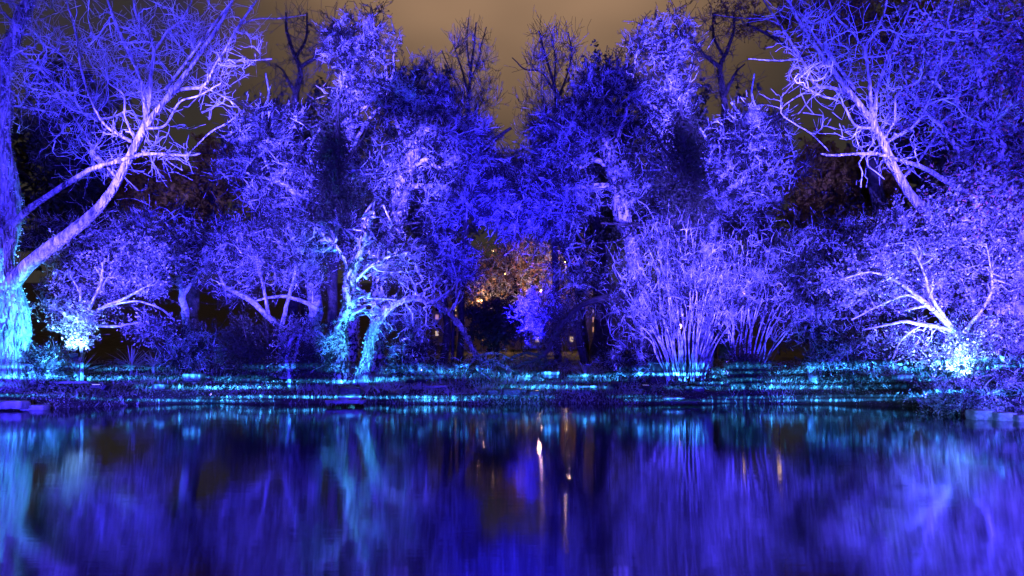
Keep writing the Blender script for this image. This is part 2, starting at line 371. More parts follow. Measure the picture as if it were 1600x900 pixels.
# ivy-wrapped columns
pair('tall ivy-wrapped column of a tree left of the centre gap', 'tall ivy-wrapped column of a tree right of the centre gap', 37,
     [[(545,575,26),(548,450,24),(552,330,22),(548,220,18),(545,120,14),(545,60,8)],[(548,230,8),(575,190,6),(605,150,4),(600,85,3)],[(547,180,7),(580,160,5),(612,120,4),(615,85,2)]],
     [(545,75,36,55,37,1.2,2),(585,62,40,42,37,1.2,1),(558,180,44,80,37,1.5,1.3),(545,300,46,80,37,1.4)], c=(50,260,1100), tw=4, tl=(.15,.5), leaf=3500, lsize=.08, lmat=LEAFM,
     bark=IVYB, ivy=6000, seed=35, name='ivy_covered_tree', cat='tree', group='ivy-wrapped tree columns', rmin=.009)
# pale forked crowns (the bright branching against deep blue)
pair('broad blue crown with a white forked limb left of the ivy column', 'broad blue crown with a white forked limb right of the ivy column', 34,
     [[(492,575,26),(490,480,22),(486,400,18),(476,330,14),(458,300,11),(440,286,9)],[(440,286,8),(425,270,6),(413,245,5),(409,215,4),(411,175,4),(420,150,3),(415,115,2)],
      [(440,286,7),(400,275,4),(375,270,3),(350,278,2)],[(470,320,8),(490,270,6),(482,235,4),(500,200,3)],[(420,175,5),(432,182,5),(452,160,4)],[(480,300,9),(520,310,6),(545,270,5),(590,265,3)]],
     [(428,225,62,62,34,1.9,1.5),(388,270,48,46,34,1.6),(492,300,48,70,34,1.8,.8),(440,325,66,36,34,1.6)], c=(46,300,1100), tw=4, tl=(.2,.7), leaf=1200, lsize=.07, lmat=LEAFM,
     bark=PALE, seed=41, rmin=.008, group='blue crowns with white forked limbs')
# pale leaning trunks
pair('tree with a speckled pale trunk leaning right, left of the centre gap', 'tree with a speckled pale trunk leaning left, right of the centre gap', 33,
     [[(585,575,26),(590,480,24),(604,400,24),(622,330,24),(636,270,22),(648,225,18),(658,200,11),(676,170,7),(690,148,4),(700,130,2)],
      [(640,262,8),(665,250,7),(690,262,5),(712,240,4)],[(655,200,7),(690,205,5),(715,180,4),(722,165,3)],[(640,240,8),(620,190,6),(612,150,5),(625,110,4)],[(615,350,10),(580,352,8),(545,345,6),(515,330,4)],
      [(636,290,9),(680,292,7),(715,300,5),(745,330,3)]],
     [(640,150,58,60,33,1.8,1.2),(705,215,55,52,33,1.9,1.2),(608,270,44,66,33,1.6),(705,310,50,42,33,1.6)], c=(46,300,1100), tw=4, tl=(.2,.75), leaf=1500, lsize=.07, lmat=LEAFM,
     bark=IVYB, ivy=5000, seed=45, rmin=.008, group='trees with speckled leaning trunks')
pair('narrow black ivy-smothered trunk in front of the left ivy column', 'narrow black ivy-smothered trunk in front of the right ivy column', 31.5,
     [[(522,585,18),(520,450,16),(523,330,13),(527,220,9),(530,160,5)],[(522,340,8),(560,350,6),(610,352,5),(655,348,3)],[(524,270,5),(555,235,4),(580,190,2)],[(522,300,5),(490,270,4),(455,262,2)],[(600,352,4),(625,375,3),(660,380,2)]],
     [(524,250,28,90,31.5,.8),(520,340,40,60,31.5,.8)], c=(24,140,400), tw=3, tl=(.15,.5), leaf=5000, lsize=.10, lmat=LEAFD, bark=DBARK, twig=DTWIG, seed=37, name='ivy_smothered_tree', group='black ivy-smothered trunks')
# broken spiky tops
tree('bare_tree', 'spiky dead treetop rising just left of the centre gap', 39,
     [[(718,560,11),(724,400,10),(730,250,8),(731,170,6),(736,110,4),(741,70,3),(744,35,2)],[(732,150,4),(722,110,3),(712,80,2),(710,55,1.5)],[(733,130,3),(748,95,2.5),(752,70,2),(760,42,1.5)],[(731,160,3),(705,112,2.5),(690,78,1.5)],[(735,110,3),(730,70,2),(732,28,1.5)]],
     [(735,95,34,52,39,1.2,1.3),(732,180,50,60,39,1.6)], (18,90,240), 3, (.3,.8), bark=DBARK, twig=TWIG, limbm=TWIGL, seed=49, bend=.7, bias=(0,0,.8), group='spiky dead treetops')
tree('bare_tree', 'broad broken treetop with a dead bough jutting left, just right of the centre gap', 39,
     [[(872,560,11),(868,400,10),(862,250,8),(870,170,6),(862,120,5),(850,80,3),(842,48,2)],[(868,160,4),(885,120,3),(893,85,2),(888,50,1.5)],[(865,140,4),(845,112,3),(820,108,2.5),(800,90,1.5)],[(866,130,3),(868,90,2.5),(862,55,1.5),(872,35,1)],[(872,180,4),(900,140,3),(912,112,2)]],
     [(866,95,42,50,39,1.3,1.3),(862,180,50,60,39,1.6)], (20,100,260), 3, (.3,.8), bark=DBARK, twig=TWIG, limbm=TWIGL, seed=50, bend=.7, bias=(0,0,.8), group='spiky dead treetops')
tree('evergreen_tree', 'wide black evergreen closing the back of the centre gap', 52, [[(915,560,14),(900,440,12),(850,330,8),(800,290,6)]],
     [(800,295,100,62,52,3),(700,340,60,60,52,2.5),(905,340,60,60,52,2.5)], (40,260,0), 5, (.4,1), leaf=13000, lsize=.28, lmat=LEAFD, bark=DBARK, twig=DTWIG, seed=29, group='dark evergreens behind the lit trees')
# the drooping centre trees
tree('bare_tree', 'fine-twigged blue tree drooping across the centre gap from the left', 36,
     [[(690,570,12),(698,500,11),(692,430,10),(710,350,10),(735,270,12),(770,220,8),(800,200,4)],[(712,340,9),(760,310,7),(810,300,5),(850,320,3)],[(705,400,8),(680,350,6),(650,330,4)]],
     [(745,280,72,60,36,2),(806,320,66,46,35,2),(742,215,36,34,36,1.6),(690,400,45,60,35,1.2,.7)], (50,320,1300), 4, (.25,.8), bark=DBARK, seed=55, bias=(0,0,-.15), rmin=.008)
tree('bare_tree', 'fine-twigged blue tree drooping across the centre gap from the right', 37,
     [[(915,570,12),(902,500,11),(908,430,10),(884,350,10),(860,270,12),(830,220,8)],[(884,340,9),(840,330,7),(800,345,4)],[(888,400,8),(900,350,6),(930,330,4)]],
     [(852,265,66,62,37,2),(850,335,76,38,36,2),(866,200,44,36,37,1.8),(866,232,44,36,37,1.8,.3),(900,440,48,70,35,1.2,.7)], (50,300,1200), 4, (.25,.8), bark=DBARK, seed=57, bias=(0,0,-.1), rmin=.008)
# arching branches over the centre
ARCH = [[(566,582,20),(573,548,17),(586,510,15),(606,482,12),(635,467,9),(668,470,8),(700,486,7),(722,515,7),(738,545,6),(748,560,5),(770,566,4),(795,575,2)],
        [(738,545,6),(752,562,5),(745,575,3),(765,592,2)],[(745,556,4),(730,575,3),(722,592,2)],[(745,556,5),(775,552,4),(800,562,3)]]
tree('arching_tree', 'cyan-lit trunk arching right and down to the bank left of centre', 28.6, ARCH,
     [(660,510,50,26,29.3,.8),(745,565,46,16,28.6,.8),(680,430,60,40,29.3,1.)], (22,110,350), 2, (.15,.5), bark=BARK, ivy=2500, seed=61, group='arching trunks beside the centre gap')
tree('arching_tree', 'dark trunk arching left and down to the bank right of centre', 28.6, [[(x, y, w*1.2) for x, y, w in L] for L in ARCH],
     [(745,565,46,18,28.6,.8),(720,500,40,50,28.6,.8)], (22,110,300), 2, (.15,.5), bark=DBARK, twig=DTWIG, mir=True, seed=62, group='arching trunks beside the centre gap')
# ivy trunk in front, left of centre
tree('ivy_covered_tree', 'ivy-flecked trunk lit bright cyan left of the arching trunk', 29.2,
     [[(532,590,27),(532,540,22),(537,500,19),(545,460,18),(550,425,15),(562,390,11),(575,340,7)],[(545,450,8),(580,415,5),(610,400,4),(640,395,3)],
      [(548,430,7),(530,390,5),(505,365,4)]],
     [(605,405,62,62,31.2,1.1),(625,500,36,40,30.8,.8),(520,380,50,40,31.0,.9)], (50,280,700), 3, (.2,.55), leaf=2000, lsize=.05, lmat=LEAFP, limbm=TWIGP, bark=IVYB, ivy=1500, seed=65, rmin=.006)
tree('bare_tree', 'pale twiggy crown with low leaning stems between the left shrubs and ivy trunk', 30.5,
     [[(446,590,14),(440,540,12),(440,515,11),(415,490,9),(385,465,8),(355,450,6)],[(440,515,8),(450,470,6),(462,420,5),(455,370,4)],[(420,495,6),(410,440,5),(395,400,4)],[(500,484,7),(470,470,6),(440,463,5),(400,470,3)]],
     [(430,390,80,55,30.5,1.8,1.3),(380,430,60,45,30.5,1.5),(480,420,40,60,30.5,1.3)], (60, 300, 900), 3, (.2,.6), leaf=3500, lsize=.055, lmat=LEAFP, bark=PALE, twig=TWIG, limbm=TWIGP, seed=67, rmin=.006)
tree('bare_tree', 'hazy blue thicket tree behind the bright leafy shrub at the left', 33,
     [[(290,580,14),(290,500,12),(280,430,9),(265,380,6)],[(288,460,6),(320,410,5),(335,370,3)],[(285,450,6),(240,410,5),(225,370,3)]],
     [(270,390,90,60,33,2,1.4),(350,390,60,50,33,2),(150,370,120,50,33,2)], (40,300,1200), 4, (.15,.6), leaf=5000, lsize=.07, lmat=LEAFM, bark=PALE, seed=69, rmin=.007)
# the glowing shrub at the left
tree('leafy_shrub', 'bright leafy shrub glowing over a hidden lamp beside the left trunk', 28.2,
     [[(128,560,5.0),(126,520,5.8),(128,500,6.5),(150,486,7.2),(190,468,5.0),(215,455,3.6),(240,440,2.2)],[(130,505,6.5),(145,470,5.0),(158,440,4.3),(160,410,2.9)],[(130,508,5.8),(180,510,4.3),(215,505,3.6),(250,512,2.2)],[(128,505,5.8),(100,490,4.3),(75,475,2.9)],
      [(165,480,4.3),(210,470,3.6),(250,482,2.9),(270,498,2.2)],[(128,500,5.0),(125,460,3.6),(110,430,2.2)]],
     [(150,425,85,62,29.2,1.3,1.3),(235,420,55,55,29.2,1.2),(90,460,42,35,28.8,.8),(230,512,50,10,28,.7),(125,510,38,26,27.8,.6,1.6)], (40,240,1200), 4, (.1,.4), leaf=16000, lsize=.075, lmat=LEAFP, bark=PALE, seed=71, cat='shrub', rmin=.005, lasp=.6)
# right: multi-stemmed willows
def fan(bx, by, cx, cy, rx, ry, n, w, sp, seed):
    r = np.random.default_rng(seed); out = []
    for i in range(n):
        th = math.pi*(.04+.92*(i+.5+r.uniform(-.3, .3))/n); k = r.uniform(.72, 1.05)
        x, y = cx-math.cos(th)*rx*k, cy-math.sin(th)*ry*k
        a = (bx+(x-cx)/rx*sp+r.uniform(-5, 5), by+r.uniform(-4, 6), w*r.uniform(.7, 1.2), r.uniform(-.4, .4)); p = [a]
        for u in (.25, .5, .75, 1):
            bow = math.sin(u*math.pi)*(x-bx)*-.10
            p.append((a[0]+(x-a[0])*u+bow+r.uniform(-8, 8), a[1]+(y-a[1])*u+r.uniform(-5, 5), w*(1-u*.72), (a[3]+r.uniform(-.9, .9))*u))
        out.append(p)
    return out
tree('willow_shrub', 'broad rounded dome of pale bare willow stems right of the centre gap', 27.8,
     fan(1070, 590, 1060, 500, 112, 160, 40, 2.5, 30, 5),
     [(1050,430,95,82,27.8,1.6,1.3),(1000,490,58,70,27.8,1.2),(1100,470,60,80,27.8,1.4)], (150, 520, 900), 2, (.25,.7), bark=TWIGP, twig=TWIG, limbm=TWIGP, seed=75, cat='shrub', bias=(0,0,.7), bend=.7, rmin=.0062, wob=.05, flare=0, group='bare willow domes')
tree('willow_shrub', 'smaller dimmer dome of bare willow stems behind the dark rounded bush', 29,
     fan(1165, 590, 1185, 500, 96, 150, 24, 2.8, 20, 6),
     [(1180,430,88,72,29,1.5),(1230,470,55,70,29,1.3),(1150,480,60,60,29,1)], (130, 430, 750), 2, (.25,.7), bark=TWIGP, twig=TWIG, limbm=TWIGP, seed=77, cat='shrub', bias=(0,0,.7), bend=.7, rmin=.0062, wob=.05, flare=0, group='bare willow domes')
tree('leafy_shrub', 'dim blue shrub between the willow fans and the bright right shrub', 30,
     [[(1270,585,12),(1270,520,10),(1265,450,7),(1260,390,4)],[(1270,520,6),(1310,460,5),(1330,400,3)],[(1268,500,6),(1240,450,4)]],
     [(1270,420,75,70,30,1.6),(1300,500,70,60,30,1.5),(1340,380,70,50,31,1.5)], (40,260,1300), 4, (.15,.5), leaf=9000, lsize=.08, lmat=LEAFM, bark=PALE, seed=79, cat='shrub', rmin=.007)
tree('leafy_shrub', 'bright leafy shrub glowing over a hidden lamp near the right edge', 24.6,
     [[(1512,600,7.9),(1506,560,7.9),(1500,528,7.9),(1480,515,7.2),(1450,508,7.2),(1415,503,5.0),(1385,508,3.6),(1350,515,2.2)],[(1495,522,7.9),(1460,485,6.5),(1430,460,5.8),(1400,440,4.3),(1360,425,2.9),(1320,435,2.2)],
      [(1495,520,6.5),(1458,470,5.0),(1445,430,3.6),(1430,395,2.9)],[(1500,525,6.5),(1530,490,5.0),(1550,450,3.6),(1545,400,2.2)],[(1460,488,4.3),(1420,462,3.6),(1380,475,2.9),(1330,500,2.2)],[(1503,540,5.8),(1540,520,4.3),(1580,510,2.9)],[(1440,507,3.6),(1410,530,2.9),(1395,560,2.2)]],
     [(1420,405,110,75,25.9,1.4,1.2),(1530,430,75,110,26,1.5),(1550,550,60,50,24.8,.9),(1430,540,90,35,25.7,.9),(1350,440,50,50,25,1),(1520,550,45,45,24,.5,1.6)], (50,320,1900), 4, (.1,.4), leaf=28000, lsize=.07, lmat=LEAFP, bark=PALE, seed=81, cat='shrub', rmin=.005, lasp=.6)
tree('broadleaf_tree', 'tall deep blue leafy tree with reddish leaves at the right edge', 27,
     [[(1560,600,44),(1565,450,36),(1560,330,30),(1555,220,24),(1535,130,16),(1525,40,10),(1520,-30,6)],[(1556,300,12),(1510,250,8),(1470,200,6),(1440,170,3)],[(1548,160,10),(1500,160,7),(1460,130,5),(1420,110,3)],[(1555,240,12),(1600,180,9),(1640,120,6)],[(1530,90,8),(1480,50,6),(1440,20,4)],[(1545,330,10),(1500,340,7),(1450,350,4)]],
     [(1530,80,110,90,27,2.2),(1560,230,90,100,27,2.2),(1520,330,110,70,27,2),(1440,60,80,50,28,2),(1600,400,70,100,27,1.6),(1470,180,70,70,28,1.5,.6)], (60,400,2000), 3, (.15,.6), leaf=28000, lsize=.12, lmat=[LEAFP, LEAFR], bark=IVYB, seed=83, rmin=.006, lasp=.45)
tree('broadleaf_tree', 'brown sparse-leaved tree top against the amber sky at upper right', 34,
     [[(1400,580,30),(1390,400,26),(1360,250,20),(1320,130,14),(1280,60,8),(1250,10,4)],[(1320,130,9),(1260,90,7),(1210,60,5),(1160,35,3)],[(1300,90,8),(1330,40,6),(1350,-10,4)],[(1340,180,8),(1400,100,6),(1430,40,3)]],
     [(1270,30,100,50,34,2),(1160,20,50,28,34,1.5,.5),(1380,60,90,70,34,2),(1330,-20,100,40,34,2)], (50,300,1300), 3, (.2,.6), leaf=14000, lsize=.11, lmat=LEAFB, bark=DBARK, twig=DTWIG, seed=87)

# wreath-like arching shrub and low bushes
tree('arching_shrub', 'small violet shrub arching in a ring below the leaning stems', 28.2,
     [[(452,590,6),(448,560,6),(455,530,6),(475,515,5),(500,520,4),(512,545,3)],[(455,580,5),(462,550,4),(470,525,4),(495,512,3)]],
     [(452,550,14,32,28.2,.4),(478,517,30,12,28.2,.4),(508,540,12,25,28.2,.4)], (24,120,300), 3, (.08,.2), leaf=2500, lsize=.07, lmat=LEAFP, bark=PALE, seed=91, cat='shrub', rmin=.006)
def bush(label, px, py, rx, ry, D, n, ls, lm, seed, cat='shrub', tg=None, name='rounded_bush', group=None):
    return tree(name, label, D, [[(px, py+ry, 5), (px, py, 4), (px+rx*.2, py-ry*.6, 2)], [(px, py+ry*.6, 4), (px-rx*.5, py-ry*.3, 2)], [(px, py+ry*.6, 4), (px+rx*.6, py-ry*.1, 2)]],
                [(px, py, rx, ry, D, rx*D/F)], (24, 150, 400), 3, (.08, .3), leaf=n, lsize=ls, lmat=lm, bark=DBARK, twig=tg or TWIG, seed=seed, cat=cat, rmin=.005, group=group)
bush('dark rounded bush in front of the second willow fan', 1163, 578, 20, 20, 26.9, 3500, .07, LEAFD, 93, tg=DTWIG)
bush('black rounded bush at the end of the hollow in the centre gap', 778, 508, 42, 34, 40, 5000, .16, LEAFD, 94, tg=DTWIG)
bush('violet shrub right of the black bush in the centre gap', 852, 500, 52, 55, 33, 5000, .06, LEAFP, 95)
bush('pale violet shrub left of the black bush, under the drooping twigs', 708, 420, 38, 45, 37, 5000, .08, LEAFP, 96)
bush('low blue shrub behind the left spiky plants', 300, 545, 60, 35, 31, 5000, .06, LEAFM, 97)
bush('low dark shrub under the leaning stems left of the ring shrub', 395, 545, 52, 45, 29.8, 5500, .07, LEAFD, 98, tg=DTWIG)
bush('low dark shrub under the bright right shrub', 1330, 560, 62, 32, 27.5, 4500, .06, LEAFM, 99)
bush('low twiggy shrub at the foot of the first willow fan', 985, 565, 50, 28, 28.6, 3500, .05, LEAFM, 100)
bush('low twiggy shrub under the left arching trunk', 640, 560, 48, 30, 29.6, 3500, .05, LEAFM, 101)
bush('dark hanging shrub at the left foot of the ivy-flecked trunk', 490, 572, 26, 26, 28.6, 2500, .06, LEAFD, 102, tg=DTWIG)
bush('violet leafy bush spilling over the stone edging at the right', 1500, 632, 60, 34, 22.6, 6500, .055, LEAFP, 103)
bush('dark leafy bush at the lower right corner of the bank', 1590, 600, 60, 55, 22.4, 7000, .06, LEAFM, 104)
bush('blue shrub behind the dim shrub, right of the willow fans', 1390, 470, 60, 80, 31, 7000, .08, LEAFM, 105)
bush('small violet bush growing against the left trunk foot', 62, 575, 26, 20, 26.5, 3000, .05, LEAFP, 106)

# ------------------------------------------------------------------ spiky plants, every leaf a part
def sword_mesh(L, w, bendz):
    n = 6; V = []; Q = []
    for i in range(n):
        s = i/(n-1); ww = w*(1-s)**.6*(.7+.6*s) if i < n-1 else .002
        x = L*s*math.cos(bendz*s); z = L*s*math.sin(math.pi/2*.6)*0 - bendz*.35*L*s*s
        V += [(x, -ww, z+.25*ww), (x, 0, z), (x, ww, z+.25*ww)]
    for i in range(n-1):
        a = i*3; Q += [(a, a+1, a+4, a+3), (a+1, a+2, a+5, a+4)]
    me = bpy.data.meshes.new('sword_leaf'); me.from_pydata(V, [], Q); me.materials.append(SWORD); me.update(); return me
SW = [sword_mesh(1, .035, b) for b in (.1, .35, .6)]
def spiky(px, py, D, size, n, label, seed, trunk=.15):
    rs = random.Random(seed); p = P(px, py, D); z = float(gz(p[0], D))
    r = empty('spiky_plant', (p[0], D, z), label, 'plant', 'spiky sword-leaved plants on the bank')
    q = np.array([[0, 0, -.1, .07], [0, 0, trunk*.5, .06], [0, 0, trunk, .05]]); q = resample(q, 5)
    V, Q = tubes(q[None, :, :3], q[None, :, 3], 7); mesh('stem', V, Q, BARK, r)
    for i in range(n):
        o = bpy.data.objects.new('leaf', rs.choice(SW)); C.objects.link(o); o.parent = r
        el = math.radians(rs.triangular(-10, 88, 45)); azm = rs.uniform(0, 2*math.pi)
        o.location = (0, 0, trunk); o.rotation_euler = (rs.uniform(-.4, .4), -el, azm)
        s = size*rs.uniform(.75, 1.1); o.scale = (s, max(s, .6), s)
spiky(92, 560, 29.2, 1.26, 46, 'broad pale spiky plant just right of the left trunk', 1, .45)
spiky(122, 560, 28.8, 1.14, 44, 'dense spiky plant, second from the left trunk, over a dark hollow', 2, .3)
spiky(205, 560, 30.2, 1.08, 40, 'loose curling spiky plant right of the two dense ones', 3, .35)
spiky(240, 565, 30.8, 0.96, 34, 'small dim spiky plant in front of the low blue shrub', 4, .3)
spiky(688, 572, 30.0, 0.84, 34, 'spiky plant under the left arching trunk', 5, .15)
spiky(655, 570, 30.5, 0.84, 30, 'small spiky plant left of the one under the left arch', 6, .15)
spiky(915, 572, 30.0, 0.84, 34, 'spiky plant under the right arching trunk', 7, .15)
spiky(945, 570, 30.5, 0.84, 30, 'small spiky plant right of the one under the right arch', 8, .15)
spiky(1275, 575, 29.6, 0.72, 28, 'small spiky plant under the dim shrub at the right', 9, .15)

# ------------------------------------------------------------------ ground cover on the bank
RNG = np.random.default_rng(99)
K = 110000
x = RNG.uniform(-23, 23, K); y = edge(x)+.15+RNG.random(K)**1.4*13
dens = np.sin(x*.9+1)*np.sin(y*1.1)+np.sin(x*.35+y*.5)+RNG.normal(0, .5, K)
keep = dens > -.55; x, y = x[keep], y[keep]
pts = np.stack([x, y, gz(x, y)+RNG.random(len(x))*.09*(1+np.maximum(np.sin(x*1.7)*np.sin(y*2.3), 0))], -1)
V, Q = leaves(pts, .065, .55)
tag(mesh('ground_cover', V, Q, TURF, smooth=False), 'low leafy ground cover spread over the bank', 'ground cover', kind='stuff')
K = 26000
x = RNG.uniform(-23, 23, K); y = edge(x)+RNG.random(K)**1.6*9; keep = np.sin(x*.8)+np.sin(x*.23+2)+RNG.normal(0, .5, K) > .1; x, y = x[keep], y[keep]
b0 = np.stack([x, y, gz(x, y)-.02], -1); h = RNG.uniform(.1, .34, len(x))[:, None]; up = nrm(RNG.normal(0, .35, (len(x), 3))+[0, 0, 1]); sd = nrm(np.cross(up, RNG.normal(0, 1, (len(x), 3))))*.009
V = np.stack([b0-sd, b0+sd, b0+up*h*.6+sd*.7+RNG.normal(0, .02, b0.shape), b0+up*h+RNG.normal(0, .04, b0.shape)], 1).reshape(-1, 3)
tag(mesh('grass', V, np.arange(len(V)).reshape(-1, 4), TURF, smooth=False), 'tufts of grass along the water edge', 'grass', kind='stuff')

# ------------------------------------------------------------------ stones at the water's edge
def stone(name, label, px, py, D, wx, wy, hz, m, seed, cat='stone', group=None, curve=0):
    rs = random.Random(seed); bm = bmesh.new(); nx = max(4, int(wx/.25)); V = []
    bmesh.ops.create_cube(bm, size=1); bmesh.ops.subdivide_edges(bm, edges=bm.edges[:], cuts=6, use_grid_fill=True)
    for v in bm.verts:
        c = v.co; k = 1-.10*((abs(c.x)*2)**6+(abs(c.y)*2)**6+(abs(c.z)*2)**4)/2
        j = rs.uniform(-1, 1)
        v.co = Vector((c.x*wx*k+j*.015, c.y*wy*k+rs.uniform(-.02, .02)+curve*(c.x**2)*4, c.z*hz*(k if c.z > 0 else 1)+rs.uniform(-.012, .012)))
    p = P(px, py, D)
    o = bmobj(name, bm, m, smooth=True); o.location = (float(p[0]), D, float(p[2]))
    return tag(o, label, cat, group)
stone('stone_slab', 'pale flat slab at the water edge below the ivy-flecked trunk', 540, 627, 25.6, 1.45, .5, .12, STONE, 1)
stone('stone_step', 'shorter pale step lying on the slab below the ivy-flecked trunk', 547, 621, 25.75, .85, .4, .11, STONE, 2)
stone('stone_block', 'dark square block behind the pale step', 548, 611, 26.3, .85, .5, .3, DSTONE, 3)
stone('stone_ledge', 'pale ledge at the water edge, far left', 15, 632, 23.9, 1.15, .6, .26, STONE, 4)
stone('stone_ledge', 'lower ledge beside the far left pale ledge', 56, 637, 24.3, .8, .5, .2, STONE, 5)
stone('stone_slab', 'thin pale slab on the ground below the left spiky plants', 112, 597, 26.9, 1.55, .5, .07, STONE, 6)
stone('rock', 'dark upright rock beside the foot of the left trunk', 53, 592, 26.2, .3, .35, .5, DSTONE, 7)
stone('stone_slab', 'short pale slab under the left arching trunk tip', 680, 604, 27.4, .95, .4, .08, STONE, 8)
stone('stone_slab', 'short pale slab under the right arching trunk tip', 917, 604, 27.4, .8, .4, .07, STONE, 9)
stone('stone_step', 'pale step at the water edge below the first willow fan', 1052, 622, 26.2, .8, .4, .07, STONE, 10)
stone('stone_slab', 'long flat slab under the step below the first willow fan', 1064, 628, 25.9, 1.4, .4, .06, DSTONE, 11)
for px_, py_, D_, w_, lb_ in [(1532,648,20.9,.62,'first pinkish edging stone, nearest the small bush spilling over the water'),(1568,652,20.6,.60,'second pinkish edging stone along the pond at the right edge'),(1600,656,20.3,.56,'last pinkish edging stone, cut by the right edge of the picture')]:
    stone('edging_stone', lb_, px_, py_, D_, w_, .5, .3, STONE, int(px_), 'stone', 'edging stones at the right edge of the pond', .04)
stone('stone_slab', 'thin pale slab jutting over the water left of the curved edging', 1457, 626, 22.9, .85, .5, .06, STONE, 13)
for i, (px, py, D, s) in enumerate([(250,604,26.2,.35),(303,590,26.8,.5),(800,613,26.6,.5),(770,612,26.5,.3),(835,614,26.5,.3),(860,585,28,.5),(1090,608,26.3,.3),(1410,590,25.5,.4)]):
    nm = ['small dark rock alone on the left slope','dark rock under the lit tuft left of centre','largest dark rock at the water edge in the centre','small dark rock left of the large centre one','small dark rock right of the large centre one','dark mound of rock below the right arching trunk','small dark rock between the two willow fans','dark rock below the bright right shrub'][i]
    stone('rock', nm, px, py, D, s*1.5, s, s*.6, DSTONE, 30+i, 'rock', 'dark rocks on the bank')

# ------------------------------------------------------------------ the town seen through the gap
WALLB = mat('render_wall', (.20, .14, .10), (.34, .25, .18), .4, .9)
ROOFB = mat('slate_roof', (.03, .025, .025), (.07, .06, .06), 2, .8)
WIN = emis('lit_window', (1, .5, .18), .5); WIN2 = emis('pale_lit_window', (1, .7, .4), .7); DWIN = mat('dark_window', (.01, .01, .012), (.02, .02, .025), 2, .2)
LEAFW = mat('russet_leaves', (.10, .05, .03), (.32, .18, .09), .8, .7, trans=.3)
AMB = emis('amber_lamp_glass', (1, .6, .22), 6)
def box(bm, x0, x1, y0, y1, z0, z1):
    v = [bm.verts.new(c) for c in ((x0,y0,z0),(x1,y0,z0),(x1,y1,z0),(x0,y1,z0),(x0,y0,z1),(x1,y0,z1),(x1,y1,z1),(x0,y1,z1))]
    for f in ((0,1,5,4),(1,2,6,5),(2,3,7,6),(3,0,4,7),(4,5,6,7),(3,2,1,0)): bm.faces.new([v[i] for i in f])
def house(px, w, hz, D, label, seed, fl=4, roof=2):
    rs = random.Random(seed); x = (px-800)/F*D; z = float(gz(x, D))
    r = empty('town_house', (x, D, z), label, 'house', 'houses of the town beyond the park')
    bm = bmesh.new(); box(bm, -w/2, w/2, 0, 8, -2, hz); bmobj('wall', bm, WALLB, r)
    bm = bmesh.new(); a = [bm.verts.new(c) for c in ((-w/2-.3,-.4,hz+.003),(w/2+.3,-.4,hz+.003),(w/2+.3,8.4,hz+.003),(-w/2-.3,8.4,hz+.003),(-w/2-.3,4,hz+roof),(w/2+.3,4,hz+roof))]
    for f in ((0,1,5,4),(2,3,4,5),(3,0,4),(1,2,5),(3,2,1,0)): bm.faces.new([a[i] for i in f])
    bmobj('roof', bm, ROOFB, r)
    nx = max(2, int(w/1.15)); fl += 2; wm = {}
    for i in range(nx):
        for j in range(fl):
            cx = -w/2+(i+.5)*w/nx; cz = 1.0+j*(hz-1.2)/fl
            m = rs.choice([WIN, WIN2, DWIN, DWIN, DWIN])
            if m.name not in wm:
                b2 = bmesh.new(); box(b2, -.2, .2, -.05, .02, 0, .6); me = bpy.data.meshes.new('window'); b2.to_mesh(me); b2.free(); me.materials.append(m); wm[m.name] = me
            o = bpy.data.objects.new('window', wm[m.name]); C.objects.link(o); o.parent = r; o.location = (cx, 0, cz)
house(772, 9, 9.5, 88, 'tallest town house with lit windows seen through the left of the gap', 1, 4)
house(832, 8, 8.2, 92, 'town house in the middle of the gap with scattered amber windows', 2, 4)
house(884, 8, 7, 86, 'low town house at the right of the gap behind the dark arching trunk', 3, 3)
house(718, 7, 6.5, 95, 'low town house at the left of the gap behind the pale shrub', 4, 3)
tree('warm_lit_tree', 'amber-lit brown tree in front of the town houses in the gap', 70, [[(792,545,10),(790,470,8),(795,410,5)],[(790,460,5),(830,420,3)]],
     [(740,440,60,48,70,2.5),(790,465,60,48,68,2.5),(835,405,60,30,70,2.5)], (30,180,500), 3, (.5,1.2), leaf=6500, lsize=.2, lmat=LEAFW, bark=DBARK, seed=120)
tree('warm_lit_tree', 'rust-brown tree lit by street lamps at the right side of the gap', 72, [[(880,545,10),(880,470,8),(875,420,5)],[(880,460,5),(850,420,3)]],
     [(880,430,50,60,72,2.5),(855,475,45,42,70,2)], (30,180,500), 3, (.5,1.2), leaf=6000, lsize=.2, lmat=[LEAFW, LEAFR], bark=DBARK, seed=121)
def street_lamp(px, py, D, label, e=300, post=METAL, rr=.16):
    p = P(px, py, D); z0 = float(gz(p[0], D))
    r = empty('street_lamp', (p[0], D, z0), label, 'street lamp', 'amber lamps glinting through the trees'); h = float(p[2])-z0
    q = resample([(0,0,-.2,.07),(0,0,h*.5,.05),(0,0,h-.25,.04)], 6); V, Q = tubes(q[None,:,:3], q[None,:,3], 8); mesh('post', V, Q, post, r)
    bm = bmesh.new(); bmesh.ops.create_uvsphere(bm, u_segments=12, v_segments=8, radius=rr); o = bmobj('lamp_globe', bm, AMB, r, True); o.location = (0,0,h)
    bm = bmesh.new(); bmesh.ops.create_cone(bm, cap_ends=True, segments=12, radius1=rr*1.25, radius2=.03, depth=.12); o = bmobj('lamp_cap', bm, post, r); o.location = (0,0,h+rr+.06)
    if e:
        l = bpy.data.lights.new('lamp_light', 'POINT'); l.energy = e; l.color = (1, .56, .30); l.shadow_soft_size = .3
        lo = bpy.data.objects.new('lamp_light', l); C.objects.link(lo); lo.location = (p[0], D-.45, float(p[2])); tag(lo, kind='structure')
street_lamp(752, 470, 66, 'amber street lamp at the left of the gap, in front of the tallest house', 800, rr=.1)
street_lamp(845, 455, 64, 'amber street lamp in the right half of the gap', 1700, rr=.1)
